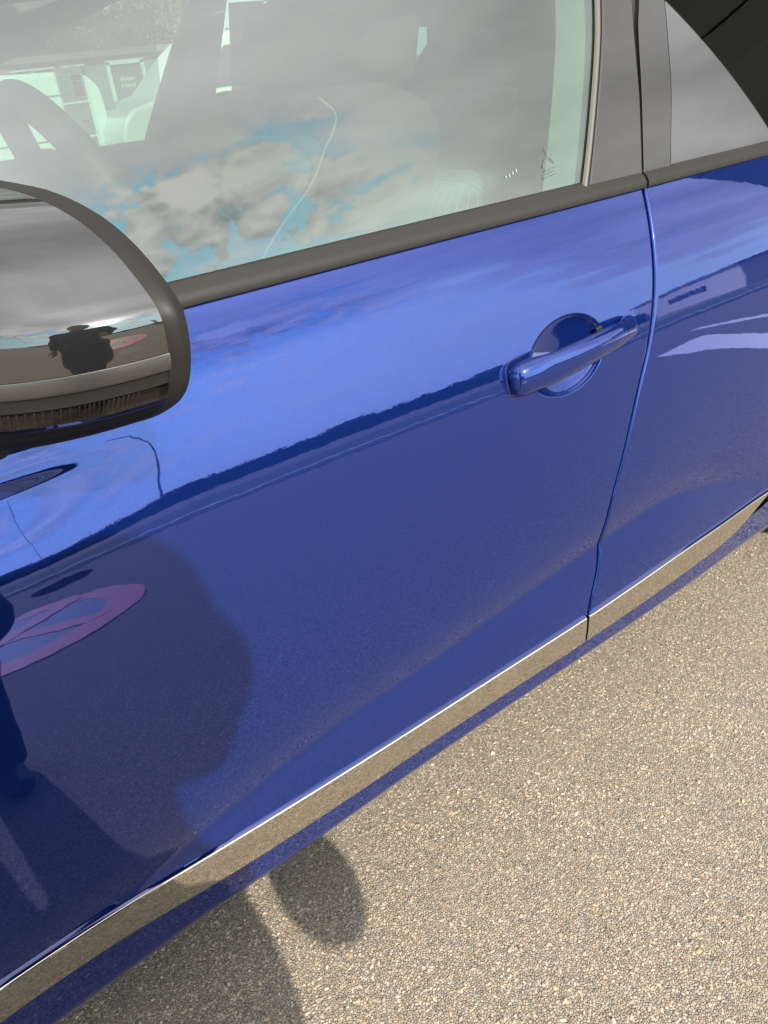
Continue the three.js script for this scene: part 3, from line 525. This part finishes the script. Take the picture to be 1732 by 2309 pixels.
// ---------------------------------------------------------------- workshop building and trees beyond
{
  const b = thing('workshop', 'low pale building with dark windows and a framed green door', 'building', [9, 0, -26]);
  const wall = std(L(.17, .19, .14), .9), dk = phys(L(.02, .025, .024), .15), fr = std(L(.62, .66, .62), .6);
  part('wall', box(20, 2.16, 6, 0, 1.08, -3), wall, b);
  part('roof', box(20.6, .16, 6.6, 0, 2.24, -3), std(L(.14, .13, .12), .9), b);
  const win = (x, w, y, h) => { const f = part('window', box(w, h, .08, x, y, .01), dk, b); part('window_frame', [box(w, .05, .05, x, y - h / 2, .06), box(w, .05, .05, x, y + h / 2, .06), box(.05, h, .05, x, y, .06)], fr, f); };
  win(-4.2, 1.1, 1.45, 1.1); win(-2.6, 1.3, 1.45, 1.1); win(-1.45, .7, 1.25, 1.5); win(4.5, 1.6, 1.45, 1.1); win(7, 1.6, 1.45, 1.1);
  const d = part('door', box(.86, 1.86, .06, .12, .93, .03), phys(L(.03, .10, .085), .3), b);
  part('door_frame', [box(.11, 2.0, .12, -.42, 1.0, .05), box(.11, 2.0, .12, .66, 1.0, .05), box(1.2, .12, .12, .12, 1.98, .05)], fr, d);
  for (let r = 0; r < 2; r++) for (let k = 0; k < 5; k++) { const a = box(.05, .09, .01, -.10 + k * .095 + .02 * rnd(), 1.52 - r * .17, .066, 0, 0, (rnd() - .5) * .8); part('letter', a, fr, d); }

  part('red_banner', box(.42, 1.3, .05, -3.45, 1.55, .12), std(L(.5, .09, .09), .7), b);
}
function leafCrown(cx, cy, cz, rx, ry, rz, n, size, conifer) {
  const P = [], N = [], I = [];
  for (let k = 0; k < n; k++) {
    let a = rnd() * 6.283, h = rnd() * 2 - 1, r = Math.pow(rnd(), .4);
    const lob = 1 + .30 * Math.sin(a * 3 + h * 4 + cx) + .16 * Math.sin(a * 7 - h * 9);
    const w = conifer ? (1 - (h + 1) / 2) * .95 + .05 : Math.sqrt(Math.max(.02, 1 - h * h));
    const x = cx + rx * r * w * lob * Math.cos(a), z = cz + rz * r * w * lob * Math.sin(a), y = cy + ry * h * (.86 + .2 * rnd());
    const b = P.length / 3, u = new THREE.Vector3(rnd() - .5, rnd() - .2, rnd() - .5).normalize(), v = new THREE.Vector3(rnd() - .5, rnd() - .5, rnd() - .5).cross(u).normalize(), s = size * (.5 + rnd());
    const nn = u.clone().cross(v);
    for (const [i, j] of [[0, 1], [.35, 0], [0, -1], [-.35, 0]]) { P.push(x + s * (u.x * j + v.x * i), y + s * (u.y * j + v.y * i), z + s * (u.z * j + v.z * i)); N.push(nn.x, nn.y, nn.z); }
    I.push(b, b + 1, b + 2, b, b + 2, b + 3);
  }
  const g = new THREE.BufferGeometry(); g.setAttribute('position', new THREE.Float32BufferAttribute(P, 3)); g.setAttribute('normal', new THREE.Float32BufferAttribute(N, 3)); g.setIndex(I); return g;
}
const leaf = phys(L(.05, .085, .03), .8, { transmission: .25, thickness: 0 }), leaf2 = phys(L(.035, .06, .028), .8, { transmission: .2, thickness: 0 }), bark = std(L(.09, .07, .05), .95);
function tree(label, x, z, h, r, m, conifer, n = 5000, group) {
  const t = thing('tree', label, 'tree', [x, 0, z], 0, group);
  const tr = new THREE.CylinderGeometry(.05, .16, h * .7, 8); tr.translate(0, h * .35, 0);
  const limbs = [tr]; for (let k = 0; k < 6; k++) { const a = k * 1.05, y0 = h * (.3 + .06 * k); limbs.push(tube([[0, y0, 0], [.35 * r * Math.cos(a), y0 + .25 * r, .35 * r * Math.sin(a)], [.75 * r * Math.cos(a), y0 + .45 * r, .75 * r * Math.sin(a)]], .035, 8, 5)); }
  part('trunk', limbs, bark, t); part('crown', leafCrown(0, h * .60, 0, r, h * .42, r, n, .14, conifer), m, t);
  return t;
}
tree('bushy tree rising behind the workshop door, seen through the far window', 9.3, -33.5, 4.7, 2.1, leaf2, false, 9000);
tree('pointed tree behind the workshop, left of the bushy one', 7.0, -33, 3.6, 1.2, leaf2, true, 5000);
tree('broad dark tree behind the red banner of the workshop', 4.0, -33, 4.6, 2.6, leaf, false, 9000);
tree('tree at the far end of the workshop roof, right of the bushy one', 13.2, -33.5, 4.3, 2.2, leaf, false, 7000);
// ---------------------------------------------------------------- what the doors and glass mirror
{
  // dark clad hall at the rear
  const h = thing('clad_hall', 'tall dark clad building mirrored in the rear window', 'building');
  const mt = std(L(.085, .072, .060), .75), A = [11.2, 4.85], dir = [.30, -1]; const l = Math.hypot(...dir), dx = dir[0] / l, dz = dir[1] / l;
  const core = part('wall', (() => { const g = new THREE.BoxGeometry(24, 11.6, 6); g.rotateY(Math.atan2(-dz, dx)); g.translate(A[0] + dx * 12.0 + 3.2 * -dz, 5.8, A[1] + dz * 12.0 + 3.2 * dx); return g; })(), std(L(.03, .028, .025), .9), h);
  for (let k = 0; k < 8; k++) for (let r = 0; r < 4; r++) { const g = new RoundedBoxGeometry(2.96, 2.88, .1, 1, .02); g.rotateY(Math.atan2(-dz, dx)); g.translate(A[0] + dx * (1.5 + 3 * k) + .12 * -dz, 1.45 + 2.92 * r, A[1] + dz * (1.5 + 3 * k) + .12 * dx); part('cladding_panel', g, mt, h); }
}
{
  const s = thing('pale_hall', 'distant pale low hall with dark lettering, mirrored in the rear door', 'building', [33, 0, 21], -1.0);
  part('wall', box(14, 2.3, 5, 0, 1.15, 0), std(L(.60, .53, .50), .85), s); part('roof', box(14.4, .2, 5.4, 0, 2.4, 0), std(L(.15, .16, .2), .8), s);
  const lt = []; for (let k = 0; k < 9; k++) lt.push(box(.32, .42, .05, -3.6 + k * .48, 1.15, 2.53, 0, 0, 0), box(.12, .6, .05, -3.7 + k * .48, 1.2, 2.535));
  part('lettering', lt, std(L(.03, .03, .04), .7), s);
}
{
  const far = [['low', -14, 40, 11], ['x', 6, 44, 9], ['y', 24, 43, 12]];
  const hd = thing('hedge', 'long dark hedge beyond the kerb, mirrored along the doors', 'hedge', [0, 0, 0]);
  const g = []; for (let k = 0; k < 60; k++) g.push(leafCrown(-30 + k * 1.35, .75, 27 + .5 * Math.sin(k), 1.1, .50 + .05 * rnd(), .5, 200, .12, false));
  part('foliage', g, leaf2, hd);
  part('hedge_core', box(80, 1.1, .9, 10, .55, 27), std(L(.03, .045, .02), .95), hd);
  [[-9, 48, 1.8], [2, 52, 1.9], [14, 50, 1.7], [27, 49, 1.9], [38, 47, 1.8]].forEach(([x, z, hh], k) => tree(['round tree far behind the hedge, ', 'tree far behind the hedge, '][k % 2] + ['at its front end', 'second from its front end', 'at its middle', 'second from its rear end', 'at its rear end'][k], x, z, hh, 2.2, leaf2, false, 2500));
}
{
  const lp = thing('lamp_post', 'tall grey lamp post beyond the lane, mirrored as a thin wavy line', 'lamp post', [7.2, 0, 28.5]);
  part('pole', new THREE.CylinderGeometry(.05, .09, 7.5, 12).translate(0, 3.75, 0), std(L(.25, .26, .27), .6), lp);
  part('lamp_head', box(.9, .14, .3, -.4, 7.5, 0, 0, 0, 0, .05), std(L(.3, .3, .3), .5), lp);
}
{
  const b = thing('grey_hall', 'dark hall far behind the photographer, mirrored in the door mirror', 'building', [-9.5, 0, 23]);
  part('wall', box(7, 5.2, 6, 0, 2.6, 0), std(L(.06, .06, .062), .85), b); part('roof', box(7.4, .25, 6.4, 0, 5.3, 0), std(L(.04, .04, .04), .8), b);
  part('door', box(2.6, 3, .1, .8, 1.5, -3.02), std(L(.12, .12, .12), .6), b);
}
// ---------------------------------------------------------------- the photographer (seen mirrored and by the shadow)
function blend(joints, bones, cell, k = .02, extra) {
  const rs = bones.flatMap(([a, b]) => [joints[a], joints[b]]); const lo = [9, 9, 9], hi = [-9, -9, -9];
  for (const q of rs) for (let i = 0; i < 3; i++) { lo[i] = Math.min(lo[i], q[i] - q[3] - .03); hi[i] = Math.max(hi[i], q[i] + q[3] + .03); }
  const size = Math.max(hi[0] - lo[0], hi[1] - lo[1], hi[2] - lo[2]), res = Math.min(120, Math.ceil(size / cell) + 6), c = [0, 1, 2].map(i => (lo[i] + hi[i]) / 2), half = size / 2 * 1.06;
  const mc = new MarchingCubes(res, new THREE.MeshStandardMaterial(), false, false, 160000); mc.isolation = 0;
  const h = res / 2, f = mc.field; 
  for (let z = 0; z < res; z++) for (let y = 0; y < res; y++) for (let x = 0; x < res; x++) {
    const px = c[0] + (x - h) / h * half, py = c[1] + (y - h) / h * half, pz = c[2] + (z - h) / h * half; let d = 9;
    for (const [ai, bi, sx] of bones) {
      const a = joints[ai], b = joints[bi], ux = b[0] - a[0], uy = b[1] - a[1], uz = b[2] - a[2], L2 = ux * ux + uy * uy + uz * uz || 1e-9;
      const t = clamp(((px - a[0]) * ux + (py - a[1]) * uy + (pz - a[2]) * uz) / L2), q = Math.hypot(px - a[0] - ux * t, py - a[1] - uy * t, pz - a[2] - uz * t) - (a[3] + (b[3] - a[3]) * t);
      const m = Math.max(k - Math.abs(d - q), 0) / k; d = Math.min(d, q) - m * m * k * .25;
    }
    f[z * res * res + y * res + x] = -d;
  }
  mc.update(); const n = mc.count, g = new THREE.BufferGeometry();
  const P = new Float32Array(mc.positionArray.slice(0, n * 3)); for (let i = 0; i < n; i++) for (let j = 0; j < 3; j++) P[i * 3 + j] = c[j] + P[i * 3 + j] * half;
  g.setAttribute('position', new THREE.BufferAttribute(P, 3)); let q = mergeVertices(g, 1e-5); q.computeVertexNormals(); return q;
}
{
  const X = -.185, Z = 1.0;
  const J = {
    pel: [X, .95, Z, .135], pelL: [X - .08, .93, Z, .10], pelR: [X + .08, .93, Z, .10], waist: [X, 1.10, Z, .125], chest: [X, 1.30, Z - .01, .14], shL: [X - .17, 1.40, Z - .02, .065], shR: [X + .17, 1.40, Z, .065], nk: [X, 1.46, Z - .01, .06], nk2: [X + .01, 1.53, Z - .04, .055],
    elL: [X - .25, 1.14, Z + .02, .048], wrL: [X - .27, .90, Z - .03, .033], elR: [X + .225, 1.27, Z - .03, .048], wrR: [.035, 1.14, .91, .033],
    knL: [X - .09, .50, Z - .02, .062], anL: [X - .10, .09, Z + .02, .042], knR: [X + .085, .50, Z - .02, .062], anR: [X + .08, .09, Z + .02, .042],
    toL: [X - .11, .045, Z - .15, .036], toR: [X + .10, .045, Z - .15, .036], heL: [X - .10, .045, Z + .05, .038], heR: [X + .08, .045, Z + .05, .038],
  };
  const p = thing('person', 'person in dark jacket and dark trousers photographing the car, mirrored in the door mirror', 'person');
  const jm = std(L(.022, .022, .026), .85), tm = std(L(.014, .015, .02), .9), sk = phys(L(.50, .30, .22), .55), hm = std(L(.035, .024, .017), .7);
  // body: head, neck and hands in one skin
  const hd = [X + .02, 1.64, Z - .05];
  const B = { nk: J.nk, nk2: J.nk2, sk1: [hd[0], hd[1] + .03, hd[2] + .02, .088], sk2: [hd[0], hd[1] + .02, hd[2] - .015, .080], jaw: [hd[0], hd[1] - .065, hd[2] - .035, .052], chin: [hd[0], hd[1] - .088, hd[2] - .062, .024], nose1: [hd[0], hd[1] + .005, hd[2] - .092, .010], nose2: [hd[0], hd[1] - .035, hd[2] - .112, .013], earL: [hd[0] - .082, hd[1] - .01, hd[2] + .01, .018], earR: [hd[0] + .082, hd[1] - .01, hd[2] + .01, .018], brow1: [hd[0] - .04, hd[1] + .022, hd[2] - .083, .012], brow2: [hd[0] + .04, hd[1] + .022, hd[2] - .083, .012], lip1: [hd[0] - .02, hd[1] - .062, hd[2] - .086, .007], lip2: [hd[0] + .02, hd[1] - .062, hd[2] - .086, .007] };
  const skins = [blend(B, [['nk', 'nk2'], ['nk2', 'jaw'], ['sk1', 'sk2'], ['sk2', 'jaw'], ['jaw', 'chin'], ['nose1', 'nose2'], ['earL', 'earL'], ['earR', 'earR'], ['brow1', 'brow2'], ['lip1', 'lip2']], .0045, .022)];
  const hand = (w, dirY, dirZ, curl, side) => { // w wrist point; fingers run along dir, curl bends them
    const H = {}, bones = [], D = new THREE.Vector3(0, dirY, dirZ).normalize(), S = new THREE.Vector3(0, 0, 1).cross(D).lengthSq() > .1 && Math.abs(D.z) < .9 ? new THREE.Vector3(0, 0, 1) : new THREE.Vector3(1, 0, 0), C = S.clone().cross(D).multiplyScalar(side);
    const pt = (a, b, c, r) => [w[0] + D.x * a + S.x * b + C.x * c, w[1] + D.y * a + S.y * b + C.y * c, w[2] + D.z * a + S.z * b + C.z * c, r];
    H.w = pt(0, 0, 0, .026); for (let f = 0; f < 4; f++) { const b = (f - 1.5) * .021, ln = [.068, .078, .072, .056][f]; H['k' + f] = pt(.085, b, 0, .0115); let a0 = .085, c0 = 0, an = curl * .5; for (let s = 1; s < 4; s++) { a0 += Math.cos(an) * ln * [0, .45, .32, .25][s]; c0 += Math.sin(an) * ln * [0, .45, .32, .25][s]; an += curl; H['f' + f + s] = pt(a0, b * 1.05, c0, .0095 - .0007 * s); } bones.push(['w', 'k' + f], ['k' + f, 'f' + f + '1'], ['f' + f + '1', 'f' + f + '2'], ['f' + f + '2', 'f' + f + '3']); }
    H.t0 = pt(.025, -.024, .006, .014); H.t1 = pt(.06, -.052, .02, .0115); H.t2 = pt(.085, -.056, .034, .009); bones.push(['w', 't0'], ['t0', 't1'], ['t1', 't2']);
    return blend(H, bones, .0038, .010);
  };
  skins.push(hand([.03, 1.14, .885], .45, -.9, .75, -1), hand([X - .272, .875, Z - .035], -1, -.08, .45, -1));
  part('body', skins, sk, p);
  part('eyes', [-.034, .034].map(d => new THREE.SphereGeometry(.0125, 16, 12).translate(hd[0] + d, hd[1] + .002, hd[2] - .078)), std(L(.06, .05, .045), .2), p);
  const HB = { a: [hd[0], hd[1] + .055, hd[2] + .03, .092], b: [hd[0], hd[1] + .085, hd[2] - .03, .062], c: [hd[0], hd[1] - .02, hd[2] + .055, .075], d: [hd[0] - .06, hd[1] + .04, hd[2] + .02, .042], e: [hd[0] + .06, hd[1] + .04, hd[2] + .02, .042] };
  part('hair', blend(HB, [['a', 'b'], ['a', 'c'], ['d', 'd'], ['e', 'e']], .006, .03), hm, p);
  const JJ = { ...J, pel: [X, .93, Z, .165], pelL: [X - .08, .90, Z, .12], pelR: [X + .09, .90, Z, .125], waist: [X, 1.1, Z, .15], chest: [X, 1.29, Z, .16], shL: [...J.shL.slice(0, 3), .085], shR: [...J.shR.slice(0, 3), .085], elL: [...J.elL.slice(0, 3), .066], elR: [...J.elR.slice(0, 3), .066], wrL: [X - .268, .925, Z - .02, .048], wrR: [.035, 1.145, .925, .046], nk: [X, 1.45, Z, .078] };
JJ.hemL = [X - .08, .66, Z, .13]; JJ.hemR = [X + .10, .66, Z - .01, .125];
  part('jacket', blend(JJ, [['pelL', 'pelR'], ['hemL', 'hemR'], ['hemL', 'pelL'], ['hemR', 'pelR'], ['pel', 'waist'], ['waist', 'chest'], ['shL', 'shR'], ['chest', 'nk'], ['shL', 'elL'], ['elL', 'wrL'], ['shR', 'elR'], ['elR', 'wrR']], .013, .06), jm, p);
  const TT = { ...J, pelL: [X - .085, .92, Z, .105], pelR: [X + .085, .92, Z, .105], knL: [...J.knL.slice(0, 3), .078], knR: [...J.knR.slice(0, 3), .078], anL: [X - .10, .08, Z + .02, .062], anR: [X + .08, .08, Z + .02, .062] };
  part('trousers', blend(TT, [['pelL', 'pelR'], ['pelL', 'knL'], ['knL', 'anL'], ['pelR', 'knR'], ['knR', 'anR']], .013, .04), tm, p);
  part('shoes', [blend(J, [['heL', 'toL']], .008, .02), blend(J, [['heR', 'toR']], .008, .02)], std(L(.015, .014, .013), .5), p);
  // unseen flat disc tied to the right arm, placed to cast the rounded ground shadow
  const fo = thing('unseen_shadow_disc', 'unseen thin dark disc by the right arm of the person, placed to cast a rounded shadow on the asphalt', 'unseen_shadow_disc', [.162, .685, .93]);
  const fg = new THREE.CylinderGeometry(.070, .070, .004, 28); fg.scale(1, 1, 1.45); fg.rotateX(.30); part('shadow_disc', fg, std(L(.12, .11, .10), .8), fo);
  part('unseen_cord', tube([[0, 0, 0], [-.04, .28, .01], [-.11, .60, 0]], .0007, 10, 5), std(L(.25, .24, .22), .8), fo);
  // the phone, its lens just in front of the camera's place
  const ph = thing('phone', 'dark phone held up by the person, mirrored in the door mirror', 'phone', [0, 1.25, .74]);
  const g = new RoundedBoxGeometry(.075, .158, .008, 4, .004); g.translate(.018, -.05, 0);
  const bd = part('phone_body', g, phys(L(.03, .03, .035), .15), ph); part('camera_ring', new THREE.TorusGeometry(.008, .0012, 8, 24).translate(0, 0, .0045), M.steel, bd);
  ph.quaternion.setFromRotationMatrix(new THREE.Matrix4().makeBasis(new THREE.Vector3(-.81534, .1002, -.57025), new THREE.Vector3(.35971, .85943, -.3633), new THREE.Vector3(-.45369, .50134, .73677).negate()));
  const fw = new THREE.Vector3(.45369, -.50134, -.73677); ph.position.addScaledVector(fw, -.016);
}
renderer.render(scene, camera);
